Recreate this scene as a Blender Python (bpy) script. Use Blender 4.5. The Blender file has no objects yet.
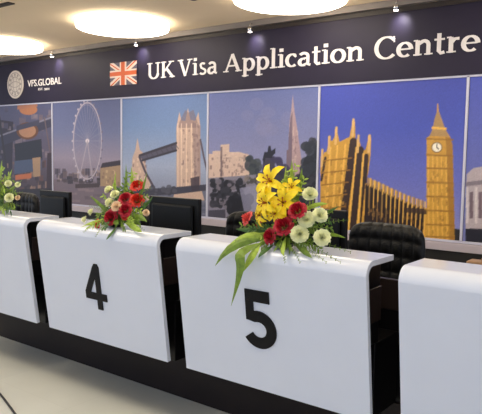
import bpy, bmesh, math, random
import numpy as np
from mathutils import Vector, Matrix
random.seed(7)
PI = math.pi
scene = bpy.context.scene
COL = scene.collection

# ---------------------------------------------------------------- camera
F, YAW, PITCH, ROLL, EYE = 614.9, 0.6485, 0.084, 0.016, 1.65
WALL = 6.184            # distance of the picture wall
FW = Vector((-math.sin(YAW)*math.cos(PITCH), math.cos(YAW)*math.cos(PITCH), -math.sin(PITCH)))
RT = Vector((math.cos(YAW), math.sin(YAW), 0))
UP = RT.cross(FW)
CAM = Vector((0, 0, EYE))
def ray(x, y):
    u, v = x-241, y-207
    c, s = math.cos(ROLL), math.sin(ROLL)
    a, b = u*c+v*s, -u*s+v*c
    return FW*F + RT*a - UP*b
def at_y(x, y, Y):
    d = ray(x, y); return CAM + d*(Y/d.y)
def at_z(x, y, Z):
    d = ray(x, y); return CAM + d*((Z-EYE)/d.z)
def at_plane(x, y, p, n):
    d = ray(x, y); return CAM + d*((p-CAM).dot(n)/d.dot(n))
cd = bpy.data.cameras.new('camera'); cam = bpy.data.objects.new('camera', cd); COL.objects.link(cam)
cd.sensor_width = 36; cd.lens = F/482*36
c, s = math.cos(ROLL), math.sin(ROLL)
# roll the image axes: a = u c + v s, b = -u s + v c   (v points down)
Xa = RT*c + UP*s        # direction of +u
Ya = -(RT*s - UP*c)     # direction of -v
M = Matrix((Xa, Ya, -FW)).transposed().to_4x4(); M.translation = CAM
cam.matrix_world = M
scene.camera = cam

# ---------------------------------------------------------------- materials
def lin(c): return tuple(((v/255)/12.92 if v/255 <= .04045 else ((v/255+.055)/1.055)**2.4) for v in c)
def mat(name, rgb, rough=.5, metal=0, var=.06, scale=6, bump=0, bscale=40, emit=0, coat=0, spec=.5):
    m = bpy.data.materials.new(name); m.use_nodes = True
    nt = m.node_tree; b = nt.nodes['Principled BSDF']; L = nt.links
    b.inputs['Roughness'].default_value = rough; b.inputs['Metallic'].default_value = metal
    b.inputs['Coat Weight'].default_value = coat; b.inputs['Specular IOR Level'].default_value = spec
    col = lin(rgb)
    tc = nt.nodes.new('ShaderNodeTexCoord'); nz = nt.nodes.new('ShaderNodeTexNoise')
    nz.inputs['Scale'].default_value = scale; nz.inputs['Detail'].default_value = 4
    L.new(tc.outputs['Object'], nz.inputs['Vector'])
    rp = nt.nodes.new('ShaderNodeValToRGB')
    rp.color_ramp.elements[0].position = .3; rp.color_ramp.elements[1].position = .7
    rp.color_ramp.elements[0].color = tuple(v*(1-var) for v in col)+(1,)
    rp.color_ramp.elements[1].color = tuple(min(1, v*(1+var)) for v in col)+(1,)
    L.new(nz.outputs['Fac'], rp.inputs['Fac']); L.new(rp.outputs['Color'], b.inputs['Base Color'])
    if bump:
        n2 = nt.nodes.new('ShaderNodeTexNoise'); n2.inputs['Scale'].default_value = bscale
        L.new(tc.outputs['Object'], n2.inputs['Vector'])
        bp = nt.nodes.new('ShaderNodeBump'); bp.inputs['Strength'].default_value = bump; bp.inputs['Distance'].default_value = .01
        L.new(n2.outputs['Fac'], bp.inputs['Height']); L.new(bp.outputs['Normal'], b.inputs['Normal'])
    if emit:
        b.inputs['Emission Color'].default_value = col+(1,); b.inputs['Emission Strength'].default_value = emit
    return m
MT = {}
MT['white'] = mat('white_acrylic', (216, 222, 238), .22, var=.01, coat=.3)
MT['black'] = mat('black_laminate', (10, 9, 11), .35, var=.2, spec=.3)
MT['brown'] = mat('dark_brown_laminate', (34, 24, 22), .4, var=.15, scale=3)
MT['plinth'] = mat('plinth_laminate', (28, 20, 21), .5, var=.12, spec=.25, scale=3)
MT['digit'] = mat('digit_vinyl', (10, 10, 16), .5, var=.1, spec=.2)
MT['wall'] = mat('wall_paint', (60, 55, 60), .7, var=.05)
MT['lowwall'] = mat('dark_wall_paint', (16, 14, 17), .6, var=.05)
MT['ceil'] = mat('ceiling_paint', (246, 224, 192), .9, var=.03, scale=1.2)
MT['sign'] = mat('sign_board', (38, 33, 54), .5, var=.05, spec=.25)
MT['letter'] = mat('letter_white', (226, 220, 222), .5, var=.02)
MT['strip'] = mat('strip_silver_white', (200, 200, 220), .35, var=.02)
MT['ledge'] = mat('ledge_grey_pink', (178, 168, 180), .4, var=.04)
MT['cornice'] = mat('cornice_grey', (128, 120, 118), .45, var=.05)
MT['darktrim'] = mat('cornice_dark', (40, 30, 26), .5, var=.1)
MT['lamp'] = mat('lamp_diffuser', (255, 243, 220), .5, var=.01, emit=8.0)
MT['lampside'] = mat('lamp_side', (255, 240, 205), .5, var=.01, emit=3.2)
MT['plastic'] = mat('black_plastic', (9, 9, 12), .4, var=.15, spec=.3, bump=.1, bscale=200)
MT['plastic2'] = mat('charcoal_plastic', (14, 16, 20), .4, var=.15, spec=.3)
MT['leather'] = mat('black_leather', (9, 9, 12), .42, var=.2, spec=.35, bump=.3, bscale=90)
MT['chrome'] = mat('chrome', (200, 200, 205), .15, metal=1, var=.03)
MT['red'] = mat('rose_red', (176, 18, 42), .55, var=.3, scale=60)
MT['orange'] = mat('rose_orange', (212, 52, 34), .55, var=.2, scale=60)
MT['coral'] = mat('rose_coral', (222, 80, 74), .55, var=.2, scale=60)
MT['cream'] = mat('carnation_cream', (248, 250, 206), .6, var=.08, scale=80)
MT['blush'] = mat('carnation_blush', (250, 222, 190), .6, var=.08, scale=80)
MT['yellow'] = mat('lily_yellow', (250, 214, 12), .5, var=.12, scale=50)
MT['stamen'] = mat('stamen_brown', (150, 70, 20), .7)
MT['leaf'] = mat('leaf_green', (104, 132, 34), .45, var=.3, scale=40)
MT['leafd'] = mat('leaf_dark_green', (58, 98, 34), .45, var=.3, scale=40)
MT['leafl'] = mat('leaf_light_green', (150, 176, 58), .5, var=.25, scale=40)
MT['foam'] = mat('foam_green', (40, 60, 28), .8, var=.2)
MT['flagblue'] = mat('flag_blue', (92, 84, 104), .5)
MT['flagred'] = mat('flag_red', (216, 96, 44), .5)
MT['flagwhite'] = mat('flag_white', (236, 214, 202), .5)
MT['emblem'] = mat('emblem_silver', (206, 196, 190), .5, var=.04)
MT['emblemd'] = mat('emblem_grey', (150, 142, 140), .5, var=.04)
MT['cable'] = mat('cable_black', (30, 26, 26), .5)
MT['tan'] = mat('tan_leather', (150, 116, 84), .5, var=.2, scale=14)

def floor_mat():
    m = bpy.data.materials.new('polished_tile'); m.use_nodes = True
    nt = m.node_tree; b = nt.nodes['Principled BSDF']; L = nt.links
    tc = nt.nodes.new('ShaderNodeTexCoord'); br = nt.nodes.new('ShaderNodeTexBrick')
    br.offset = 0; br.inputs['Scale'].default_value = 1; br.inputs['Brick Width'].default_value = .8; br.inputs['Row Height'].default_value = .8
    br.inputs['Mortar Size'].default_value = .0025
    a = lin((222, 222, 214))
    br.inputs['Color1'].default_value = a+(1,); br.inputs['Color2'].default_value = tuple(v*.95 for v in a)+(1,)
    br.inputs['Mortar'].default_value = tuple(v*.93 for v in a)+(1,)
    nz = nt.nodes.new('ShaderNodeTexNoise'); nz.inputs['Scale'].default_value = 2.5; nz.inputs['Detail'].default_value = 6
    mx = nt.nodes.new('ShaderNodeMix'); mx.data_type = 'RGBA'; mx.blend_type = 'MULTIPLY'; mx.inputs['Factor'].default_value = .18
    L.new(tc.outputs['Object'], br.inputs['Vector']); L.new(tc.outputs['Object'], nz.inputs['Vector'])
    L.new(br.outputs['Color'], mx.inputs['A']); L.new(nz.outputs['Fac'], mx.inputs['B'])
    L.new(mx.outputs['Result'], b.inputs['Base Color'])
    b.inputs['Roughness'].default_value = .3; b.inputs['Specular IOR Level'].default_value = .35
    return m
MT['floor'] = floor_mat()

# ---------------------------------------------------------------- helpers
def tag(o, label=None, cat=None, group=None, kind=None):
    if label: o['label'] = label
    if cat: o['category'] = cat
    if group: o['group'] = group
    if kind: o['kind'] = kind
    return o
def empty(name, loc, rz=0):
    o = bpy.data.objects.new(name, None); COL.objects.link(o); o.location = loc; o.rotation_euler = (0, 0, rz)
    o.empty_display_size = .1
    return o
class MB:
    def __init__(s): s.v = []; s.f = []; s.m = []
    def add(s, vs, fs, mi=0):
        k = len(s.v); s.v += [tuple(v) for v in vs]; s.f += [tuple(i+k for i in f) for f in fs]; s.m += [mi]*len(fs)
    def box(s, x0, x1, y0, y1, z0, z1, mi=0):
        vs = [(x, y, z) for x in (x0, x1) for y in (y0, y1) for z in (z0, z1)]
        s.add(vs, [(0, 1, 3, 2), (4, 6, 7, 5), (0, 4, 5, 1), (2, 3, 7, 6), (0, 2, 6, 4), (1, 5, 7, 3)], mi)
    def lathe(s, prof, c=(0, 0, 0), n=24, mi=0):
        k = []; 
        for r, z in prof:
            k += [(c[0]+r*math.cos(2*PI*i/n), c[1]+r*math.sin(2*PI*i/n), c[2]+z) for i in range(n)]
        fs = []
        for j in range(len(prof)-1):
            for i in range(n): fs.append((j*n+i, j*n+(i+1) % n, (j+1)*n+(i+1) % n, (j+1)*n+i))
        fs.append(tuple(range(n))[::-1]); fs.append(tuple(range((len(prof)-1)*n, len(prof)*n)))
        s.add(k, fs, mi)
    def tube(s, pts, r, n=8, mi=0):
        pts = [Vector(p) for p in pts]; rings = []
        for i, p in enumerate(pts):
            t = (pts[min(i+1, len(pts)-1)]-pts[max(i-1, 0)]).normalized()
            a = t.orthogonal() if i == 0 else (a0 - t*a0.dot(t))
            a.normalize(); a0 = a; b = t.cross(a)
            rr = r[i] if isinstance(r, (list, tuple)) else r
            rings.append([p+a*rr*math.cos(2*PI*j/n)+b*rr*math.sin(2*PI*j/n) for j in range(n)])
        vs = [v for q in rings for v in q]; fs = []
        for i in range(len(pts)-1):
            for j in range(n): fs.append((i*n+j, i*n+(j+1) % n, (i+1)*n+(j+1) % n, (i+1)*n+j))
        fs.append(tuple(range(n))[::-1]); fs.append(tuple(range((len(pts)-1)*n, len(pts)*n)))
        s.add(vs, fs, mi)
    def prism(s, pts, o, ax, ay, n, depth, mi=0):
        """closed 2-D outline extruded by depth along n"""
        o, ax, ay, n = Vector(o), Vector(ax), Vector(ay), Vector(n)
        k = len(pts); a = [o+ax*p[0]+ay*p[1] for p in pts]; b = [q+n*depth for q in a]
        fs = [tuple(range(k))[::-1], tuple(range(k, 2*k))]+[(i, (i+1) % k, k+(i+1) % k, k+i) for i in range(k)]
        s.add(a+b, fs, mi)
    def build(s, name, mats, parent=None, smooth=False, bevel=0, seg=2):
        me = bpy.data.meshes.new(name); me.from_pydata(s.v, [], s.f); me.update()
        if not isinstance(mats, (list, tuple)): mats = [mats]
        for m in mats: me.materials.append(m)
        for p, mi in zip(me.polygons, s.m): p.material_index = mi; p.use_smooth = smooth
        bm = bmesh.new(); bm.from_mesh(me); bmesh.ops.recalc_face_normals(bm, faces=bm.faces); bm.to_mesh(me); bm.free()
        o = bpy.data.objects.new(name, me); COL.objects.link(o)
        if parent: o.parent = parent
        if bevel:
            b = o.modifiers.new('bevel', 'BEVEL'); b.width = bevel; b.segments = seg; b.limit_method = 'ANGLE'
        return o
def copy_tree(o, parent=None):
    c = o.copy(); COL.objects.link(c)
    if parent: c.parent = parent
    for ch in list(o.children): copy_tree(ch, c)
    return c
def box(name, x0, x1, y0, y1, z0, z1, m, parent=None, bevel=0):
    b = MB(); b.box(x0, x1, y0, y1, z0, z1); return b.build(name, m, parent, bevel=bevel)

# ---------------------------------------------------------------- setting
CZ = 3.27
W, X0, ZT, ZB, ZS = 1.6591, -8.5454, 2.456, .827, 3.152
XL, XR = X0-W, X0+5*W
tag(box('floor', -13, 4, -3, WALL+.1, -.05, 0, MT['floor']), kind='structure')
tag(box('ceiling', -13, 4, -1.2, WALL+.1, CZ, CZ+.08, MT['ceil']), kind='structure')
tag(box('wall_back', -13, 4, WALL+.035, WALL+.15, 0, CZ, MT['wall']), kind='structure')
tag(box('trim_1', -13, 4, WALL-.005, WALL+.035, 0, ZB-.10, MT['lowwall']), kind='structure')
tag(box('trim_2', -13, 4, WALL-.06, WALL+.035, ZB-.10, ZB-.02, MT['ledge'], bevel=.006), kind='structure')
tag(box('trim_3', -13, 4, WALL-.10, WALL+.035, ZS+.05, CZ, MT['cornice']), kind='structure')
tag(box('trim_4', -13, 4, WALL-.04, WALL+.035, ZS, ZS+.05, MT['darktrim']), kind='structure')

# ---------------------------------------------------------------- printed wall pictures
class Print:
    """a flat printed picture drawn on a fine grid; coordinates are turned from points seen on the wall into wall positions"""
    N = 176; SS = 2
    def __init__(s, i):
        s.i = i; s.xa = X0+(i-1)*W; n = s.N*s.SS; s.n = n
        g = (np.arange(n)+.5)/n
        s.U, s.V = np.meshgrid(g, 1-g)       # V from the bottom
        s.X = s.xa+s.U*W; s.Z = ZB+s.V*(ZT-ZB)
        s.img = np.zeros((n, n, 3)); s.rng = np.random.default_rng(i+5)
    def w(s, p):
        q = at_y(p[0], p[1], WALL); return q.x, q.z
    def fill(s, mask, c, a=1): s.img[mask] = s.img[mask]*(1-a)+np.array(c, float)*a
    def grad(s, stops):                       # printed sky: (height 0..1, colour)
        h = [t[0] for t in stops]
        for k in range(3): s.img[..., k] = np.interp(s.V, h, [t[1][k] for t in stops])
    def polymask(s, pts):
        pts = [s.w(p) for p in pts]; m = np.zeros(s.X.shape, bool); k = len(pts)
        for i in range(k):
            (x1, z1), (x2, z2) = pts[i], pts[(i+1) % k]
            if z1 == z2: continue
            cr = ((z1 > s.Z) != (z2 > s.Z)) & (s.X < (x2-x1)*(s.Z-z1)/(z2-z1)+x1); m ^= cr
        return m
    def poly(s, pts, c, a=1): m = s.polymask(pts); s.fill(m, c, a); return m
    def line(s, pts, c, wd=1, a=1):           # wd in centimetres
        pts = [s.w(p) for p in pts]; m = np.zeros(s.X.shape, bool)
        for (x1, z1), (x2, z2) in zip(pts, pts[1:]):
            dx, dz = x2-x1, z2-z1; L = dx*dx+dz*dz+1e-12
            t = np.clip(((s.X-x1)*dx+(s.Z-z1)*dz)/L, 0, 1)
            m |= (s.X-x1-t*dx)**2+(s.Z-z1-t*dz)**2 < (wd/200)**2
        s.fill(m, c, a)
    def ell(s, x, y, rx, ry, c, a=1, wd=None):
        pts = [(x+rx*math.cos(t*PI/20), y+ry*math.sin(t*PI/20)) for t in range(41)]
        if wd: s.line(pts, c, wd, a)
        else: s.poly(pts[:-1], c, a)
    def blobs(s, x0, x1, y0, y1, n, cols, r0, r1, a=.8):
        for _ in range(n):
            x, y = s.rng.uniform(x0, x1), s.rng.uniform(y0, y1); r = s.rng.uniform(r0, r1)
            s.ell(x, y, r, r*s.rng.uniform(.6, 1.3), cols[s.rng.integers(len(cols))], a)
    def rects(s, x0, x1, y0, y1, n, cols, w0, w1, h0, h1, a=.7):
        for _ in range(n):
            x, y = s.rng.uniform(x0, x1), s.rng.uniform(y0, y1); w_, h = s.rng.uniform(w0, w1), s.rng.uniform(h0, h1)
            s.poly([(x, y), (x+w_, y), (x+w_, y+h), (x, y+h)], cols[s.rng.integers(len(cols))], a)
    def done(s, label, m):
        n = s.N; im = s.img.reshape(n, s.SS, n, s.SS, 3).mean((1, 3))
        im = im*(1+s.rng.normal(0, .02, im.shape[:2]+(1,)))
        im = np.clip(im*1.1/255, 0, 1); im = np.where(im <= .04045, im/12.92, ((im+.055)/1.055)**2.4)
        im = im[::-1]                          # row 0 = bottom
        root = empty('picture_panel', (s.xa+W/2, WALL, ZB)); tag(root, label, 'wall picture', 'landmark pictures along the wall')
        # front grid + thin board behind
        g = np.linspace(0, 1, n)
        vs = [(-W/2+.004+(W-.008)*u, -.012, (ZT-ZB)*v) for v in g for u in g]
        fs = [(j*n+i, j*n+i+1, (j+1)*n+i+1, (j+1)*n+i) for j in range(n-1) for i in range(n-1)]
        me = bpy.data.meshes.new('print'); me.from_pydata(vs, [], fs)
        at = me.color_attributes.new('print', 'FLOAT_COLOR', 'POINT')
        at.data.foreach_set('color', np.concatenate([im.reshape(-1, 3), np.ones((n*n, 1))], 1).astype('f').ravel())
        me.materials.append(m); o = bpy.data.objects.new('print', me); COL.objects.link(o); o.parent = root
        box('backing_board', -W/2+.002, W/2-.002, -.0115, .03, 0, ZT-ZB, MT['wall'], root)
        box('joint_strip', W/2-.025, W/2-.0005, -.022, -.006, 0, ZT-ZB, MT['strip'], root)
        box('top_strip', -W/2, W/2, -.022, -.006, ZT-ZB-.012, ZT-ZB+.008, MT['strip'], root)
        box('bottom_strip', -W/2, W/2, -.022, -.006, -.016, .008, MT['strip'], root)
        return root
pm = bpy.data.materials.new('printed_picture'); pm.use_nodes = True
_b = pm.node_tree.nodes['Principled BSDF']; _a = pm.node_tree.nodes.new('ShaderNodeVertexColor'); _a.layer_name = 'print'
pm.node_tree.links.new(_a.outputs['Color'], _b.inputs['Base Color']); _b.inputs['Roughness'].default_value = .4

# 0: market street under an iron sign
p = Print(0)
p.grad([(0, (60, 48, 56)), (.45, (84, 74, 92)), (1, (70, 72, 104))])
p.poly([(-14, 170), (-14, 118), (14, 122), (12, 200), (-14, 205)], (44, 38, 54))
p.rects(-10, 52, 104, 160, 60, [(84, 78, 104), (110, 92, 96), (62, 56, 76), (128, 112, 118)], 2, 7, 1.5, 6, .55)
p.rects(-10, 52, 160, 205, 90, [(110, 84, 76), (60, 48, 52), (140, 112, 96), (40, 34, 44), (92, 62, 60)], 2, 6, 2, 7)
p.poly([(-8, 140), (54, 118), (54, 126), (-8, 150)], (52, 50, 70))
p.line([(-8, 139), (54, 117)], (116, 112, 128), 3)
p.poly([(15, 144), (42, 139), (43, 160), (16, 163)], (34, 34, 46)); p.poly([(15, 161), (42, 158), (42, 170), (15, 174)], (66, 76, 104))
p.ell(28, 131, 11, 8.5, (96, 60, 40)); p.ell(28, 131, 8.5, 6.6, (158, 116, 90)); p.poly([(17, 126), (40, 120), (40, 125), (17, 131)], (58, 56, 76))
p.ell(29, 110, 9, 5.2, (160, 104, 70)); p.poly([(18, 105), (38, 102.5), (38, 107), (18, 110)], (150, 100, 76))
p.line([(0, 118), (8, 175)], (40, 34, 44), 6); p.line([(45, 118), (52, 160)], (96, 80, 84), 3)
p.poly([(16, 175), (32, 173), (32, 178), (16, 180)], (170, 96, 60)); p.poly([(33, 158), (41, 157), (41, 176), (34, 177)], (150, 122, 98))
p.poly([(48, 153), (52, 153), (53, 190), (47, 190)], (52, 38, 48))
p.poly([(-14, 190), (54, 188), (54, 222), (-14, 224)], (36, 30, 40))
p.done('street picture with round orange sign and dark girders, leftmost of the wall pictures', pm)
# 1: great wheel on the river
p = Print(1)
p.grad([(0, (92, 84, 96)), (.45, (136, 126, 146)), (.7, (98, 104, 140)), (1, (78, 84, 122))])
p.poly([(54, 179), (124, 183), (124, 222), (54, 222)], (104, 92, 104))
p.rects(55, 122, 186, 212, 50, [(84, 74, 88), (128, 112, 118), (98, 88, 104)], 4, 12, 1, 2.5, .6)
p.rects(54, 112, 168, 176, 46, [(72, 62, 76), (148, 130, 128), (100, 84, 88), (50, 46, 60)], 2, 5, 3, 7)
p.rects(54, 112, 176, 181, 26, [(44, 40, 52), (70, 60, 66)], 3, 6, 2, 4)
p.ell(88, 141, 14, 38, (164, 154, 168), wd=2.2); p.ell(87.4, 141, 12.6, 36, (132, 126, 148), wd=.9)
for k in range(28):
    t = k*2*PI/28; p.line([(88, 141), (88+13.6*math.cos(t), 141+37*math.sin(t))], (142, 136, 156), .7, .6)
    p.ell(88+15*math.cos(t), 141+40*math.sin(t), .8, 1.1, (104, 96, 118) if math.cos(t) > 0 else (170, 160, 176))
p.ell(88, 141, 2, 2, (196, 186, 196))
p.line([(88, 141), (80, 178)], (156, 146, 160), 2); p.line([(88, 141), (93, 178)], (156, 146, 160), 2)
p.poly([(101, 167), (122, 163), (122, 186), (101, 186)], (148, 124, 100)); p.poly([(103, 163), (122, 160), (122, 165), (101, 168)], (50, 42, 52))
p.rects(102, 120, 170, 182, 14, [(120, 98, 84), (186, 160, 124)], 1.5, 3, 2, 4)
p.poly([(76, 184), (100, 183), (100, 187), (76, 188)], (60, 50, 56))
p.done('picture of a great white observation wheel by a river, right of the street picture', pm)
# 2: twin towered bridge
p = Print(2)
p.grad([(0, (110, 112, 134)), (.4, (142, 152, 180)), (.75, (104, 126, 168)), (1, (88, 108, 152))])
st, sd, sl = (180, 154, 142), (112, 92, 98), (210, 186, 168)
p.poly([(124, 198), (209, 189), (209, 222), (124, 222)], (92, 94, 116))
p.poly([(131, 200), (133, 158), (136, 150), (138, 138), (140.5, 150), (145, 154), (147, 170), (152, 188), (153, 200)], st)
p.rects(133, 146, 158, 190, 26, [sd, sl], 1, 2, 2, 5, .6)
p.poly([(173, 200), (177, 186), (177, 127), (180, 112), (182, 121), (186, 121), (188.5, 108), (191, 120), (196, 121), (199, 112), (201, 127), (201, 186), (205, 200)], st)
p.poly([(178, 128), (181, 120), (186, 110), (189, 113), (194, 110), (200, 128)], sd, .55)
for x in (178.5, 182, 187, 192, 197.5): p.line([(x, 124), (x, 186)], sl, 1.6, .9)
p.rects(180, 199, 128, 184, 50, [sd, (140, 116, 112), sl], 1, 2.4, 1.5, 4, .6)
p.poly([(193, 122), (201, 126), (201, 188), (195, 188)], sd, .45)
p.poly([(140, 156), (177, 143.5), (177, 151), (143, 160)], (78, 74, 90)); p.line([(140, 155.6), (177, 143.2)], (52, 46, 58), 3.4); p.line([(143, 160.4), (177, 150.4)], (48, 44, 56), 3)
for x in range(146, 177, 5): p.line([(x, 155-(x-142)*.33), (x+3, 159-(x-142)*.3)], (60, 56, 70), 1)
p.line([(140, 157), (146, 172), (155, 188)], (70, 60, 74), 4); p.line([(201, 140), (205, 160), (209, 176)], (84, 74, 88), 3)
p.poly([(124, 190), (176, 187), (209, 184), (209, 190), (176, 194), (124, 197)], (52, 50, 66))
p.poly([(191, 178), (200, 176), (200, 190), (192, 191)], (50, 40, 52), .8)
p.blobs(150, 176, 186, 194, 16, [(46, 46, 60), (70, 70, 84)], 1, 3)
p.rects(126, 208, 199, 214, 40, [(70, 74, 96), (124, 128, 150)], 5, 14, 1, 2, .5)
p.done('picture of a stone twin-towered bridge with high walkway, behind the dark monitor', pm)
# 3: castle, statue and spire
p = Print(3)
p.grad([(0, (106, 108, 140)), (.5, (126, 128, 168)), (1, (88, 98, 150))])
p.blobs(240, 300, 104, 140, 9, [(126, 124, 160), (112, 114, 152)], 6, 12, .25)
cs, cdk = (192, 168, 158), (120, 98, 100)
p.poly([(209, 182), (209, 154), (213, 154), (213, 151), (221, 151), (221, 145), (230, 144), (230, 152), (240, 152), (250, 155), (251, 182)], cs)
p.rects(210, 248, 154, 176, 60, [cdk, (196, 170, 156), (146, 122, 120)], 1, 2.5, 1.5, 4, .7)
p.rects(210, 250, 150, 160, 20, [(206, 184, 172), (160, 138, 134)], 1.5, 4, 1, 2, .6)
p.poly([(221, 147), (223, 147), (223, 176), (221, 176)], (92, 76, 84), .7)
p.poly([(288, 186), (289, 140), (290, 122), (291.6, 112), (293.3, 95), (295, 112), (296.6, 122), (297.6, 128), (299.5, 142), (302, 160), (302, 186)], (160, 136, 142))
p.poly([(288, 186), (289, 140), (291, 118), (293, 112), (292, 186)], (96, 82, 102), .8)
p.rects(292, 298, 124, 170, 26, [(188, 164, 160), (124, 104, 116)], .8, 1.6, 1.5, 4, .7)
p.poly([(284, 190), (284, 172), (287, 168), (287, 150), (289, 150), (289, 190)], (110, 94, 108))
p.blobs(248, 262, 158, 180, 20, [(60, 66, 70), (44, 48, 60)], 2, 5)
p.poly([(262, 178), (264, 158), (275, 156), (276, 178)], (60, 54, 74))
p.poly([(263, 160), (265, 152), (268, 152), (269, 146), (271, 146), (272, 151), (276, 148), (276, 153), (273, 156), (274, 162), (271, 158), (266, 158), (265, 163)], (30, 30, 46))
p.blobs(274, 288, 158, 185, 16, [(48, 40, 72), (56, 50, 84)], 2, 5)
p.blobs(304, 322, 146, 215, 90, [(40, 44, 56), (30, 34, 44), (56, 58, 68)], 3, 6)
p.blobs(312, 321, 139, 150, 12, [(40, 44, 56), (52, 54, 64)], 2, 4)
p.poly([(209, 178), (262, 174), (322, 182), (322, 222), (209, 226)], (120, 116, 134))
p.blobs(212, 244, 180, 206, 190, [(20, 20, 30), (32, 32, 44), (44, 42, 54), (104, 98, 112)], 1.2, 3.4, .9)
p.blobs(230, 250, 196, 226, 70, [(16, 16, 28), (26, 26, 38)], 2, 5, .95)
p.blobs(246, 262, 176, 184, 20, [(60, 58, 60), (120, 110, 110)], 1.5, 3)
p.poly([(240, 188), (262, 184), (264, 215), (246, 218)], (132, 132, 160), .8)
p.blobs(262, 318, 176, 222, 130, [(36, 36, 48), (52, 50, 60), (26, 28, 40)], 3, 7)
p.poly([(209, 210), (226, 209), (226, 222), (209, 224)], (60, 58, 74))
p.done('picture of a castle, horseman statue and tall stone spire, behind the yellow lilies', pm)
# 4: parliament and clock tower
p = Print(4)
p.grad([(0, (132, 132, 186)), (.35, (96, 102, 180)), (.7, (66, 78, 168)), (1, (58, 68, 156))])
oc, ol, od, dk = (188, 142, 58), (214, 168, 78), (140, 98, 40), (52, 36, 34)
p.poly([(321, 240), (321, 162), (323, 157), (325, 152), (327, 152), (330, 140), (333, 141), (335, 137), (337, 129), (339, 137), (340, 142), (350, 137), (353, 122), (355.5, 122), (356, 142), (358.5, 138), (361, 144), (361, 150), (366, 150), (369, 138), (371.5, 138), (371, 155), (369, 172), (366, 184), (362, 240)], oc)
for (a, b, w_) in [((354, 142), (341, 240), 9), ((361, 150), (352, 240), 8), ((326, 158), (322, 180), 3), ((367, 156), (361, 240), 5)]:
    p.line([a, b], dk, w_)
for (a, b) in [((331, 148), (325, 240)), ((338, 146), (331, 240)), ((346, 145), (337, 240)), ((357, 148), (348, 240)), ((364, 154), (357, 240))]: p.line([a, b], ol, 2.4)
for y in range(158, 235, 12): p.line([(322, y+3), (352-(y-158)*.13, y)], od, 1.5)
for (x, y) in [(323, 150), (330, 137), (337, 128), (354, 120), (359, 136), (370, 136)]: p.line([(x, y), (x-1, y+16)], (202, 164, 104), 3)
p.rects(322, 346, 156, 230, 70, [od, ol, (166, 122, 48)], 1.2, 2.5, 2, 6, .6)
p.poly([(366, 183), (372, 184), (392, 196), (404, 202), (412, 204), (418, 207), (428, 208), (428, 240), (360, 240)], oc)
for k in range(14):
    x = 369+k*4.2; y = 183+(k*1.9 if k < 9 else 17+(k-9)*1.4); wd = 6.5-.25*k
    p.line([(x, y+3), (x-2.5, 240)], (40, 28, 30), wd*1.0); p.line([(x+1.9, y-4), (x+.6, 240)], ol, wd*.42)
    p.line([(x-.4, y-5), (x-.6, y+2)], (150, 116, 80), 1.8)
p.rects(368, 424, 204, 236, 60, [od, (170, 126, 60)], 1, 2, 2, 4, .5)
p.poly([(404, 207), (428, 209), (428, 214), (404, 212)], dk, .8)
p.poly([(427, 244), (427, 138), (430, 136), (433, 129), (435, 119), (437.3, 112), (437.8, 104), (438.6, 104), (439.2, 112), (442, 119), (446, 130), (451, 138), (453, 145), (455.5, 244)], oc)
p.poly([(430, 136), (433, 129), (435, 119), (438, 111), (442, 119), (446, 130), (449, 137)], (160, 128, 84))
p.line([(433, 128), (446, 129)], ol, 2.5)
p.poly([(446, 137), (451, 138), (453, 145), (455.5, 244), (450, 244)], od, .7)
p.ell(437.2, 147.5, 5.6, 5.4, (120, 92, 56)); p.ell(437.2, 147.5, 4.6, 4.4, (228, 220, 206)); p.line([(437.2, 147.5), (437.2, 144.5)], (60, 50, 50), 1); p.line([(437.2, 147.5), (439, 149)], (60, 50, 50), 1)
for x in (428.5, 433, 437.5, 442, 446.5): p.line([(x, 156), (x+.8, 242)], ol, 1.5, .8)
for y in (139, 155, 168, 182, 196, 210, 224, 236): p.line([(427, y), (453+.01*(y-140), y+1)], od, 1.8, .8)
p.rects(428, 450, 158, 238, 70, [od, (170, 126, 48)], 1, 2, 2, 5, .5)
p.poly([(455, 228), (464, 230), (463, 242), (455, 241)], (36, 34, 40))
p.done('picture of a golden clock tower and parliament under deep blue sky', pm)
# 5: pale stone building
p = Print(5)
p.grad([(0, (110, 114, 166)), (.5, (92, 98, 168)), (1, (64, 74, 160))])
p.poly([(466, 226), (467, 174), (474, 168), (520, 160), (600, 150), (600, 240), (466, 240)], (168, 156, 164))
p.poly([(466, 182), (600, 166), (600, 172), (466, 186)], (120, 110, 122))
for x in range(470, 600, 9):
    p.poly([(x, 192), (x+3.5, 191.5), (x+3.5, 218), (x, 218)], (104, 88, 100)); p.line([(x-2.4, 188), (x-2.4, 222)], (196, 186, 190), 2.5)
p.poly([(466, 228), (600, 232), (600, 260), (466, 244)], (30, 30, 44))
p.done('picture of a pale stone building with tall windows, rightmost of the wall pictures', pm)

# ---------------------------------------------------------------- header sign
sg = empty('sign_board', ((XL+XR)/2, WALL, ZT)); tag(sg, 'long dark navy header sign reading UK Visa Application Centre above the wall pictures', 'sign')
SX, SZ = (XL+XR)/2, ZT
box('board', XL-1.5-SX, XR-SX, -.03, .03, .010, ZS-ZT, MT['sign'], sg)
FY = WALL-.03            # face of the board
def arc(cx, cy, rx, ry, a0, a1, n=12): return [(cx+rx*math.cos(math.radians(a0+(a1-a0)*i/n)), cy+ry*math.sin(math.radians(a0+(a1-a0)*i/n))) for i in range(n+1)]
T, H = .15, .08
def S(pts, w0, w1=None): return (pts, w0, w1 if w1 is not None else w0)
def serif(x0, x1, y, up): return S([(x0, y+(.03 if up else -.03)), (x1, y+(.03 if up else -.03))], .06)
def bowl(cx, cy, rx, ry, a0, a1, n=20): return ('bowl', arc(cx, cy, rx, ry, a0, a1, n))
XH = .68
G = {}
G['U'] = (.92, [S([(.2, .98), (.2, .33)], T), bowl(.475, .33, .275, .29, 180, 360), S([(.75, .98), (.75, .33)], .1), serif(.04, .38, .97, 0), serif(.6, .9, .97, 0)])
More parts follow.
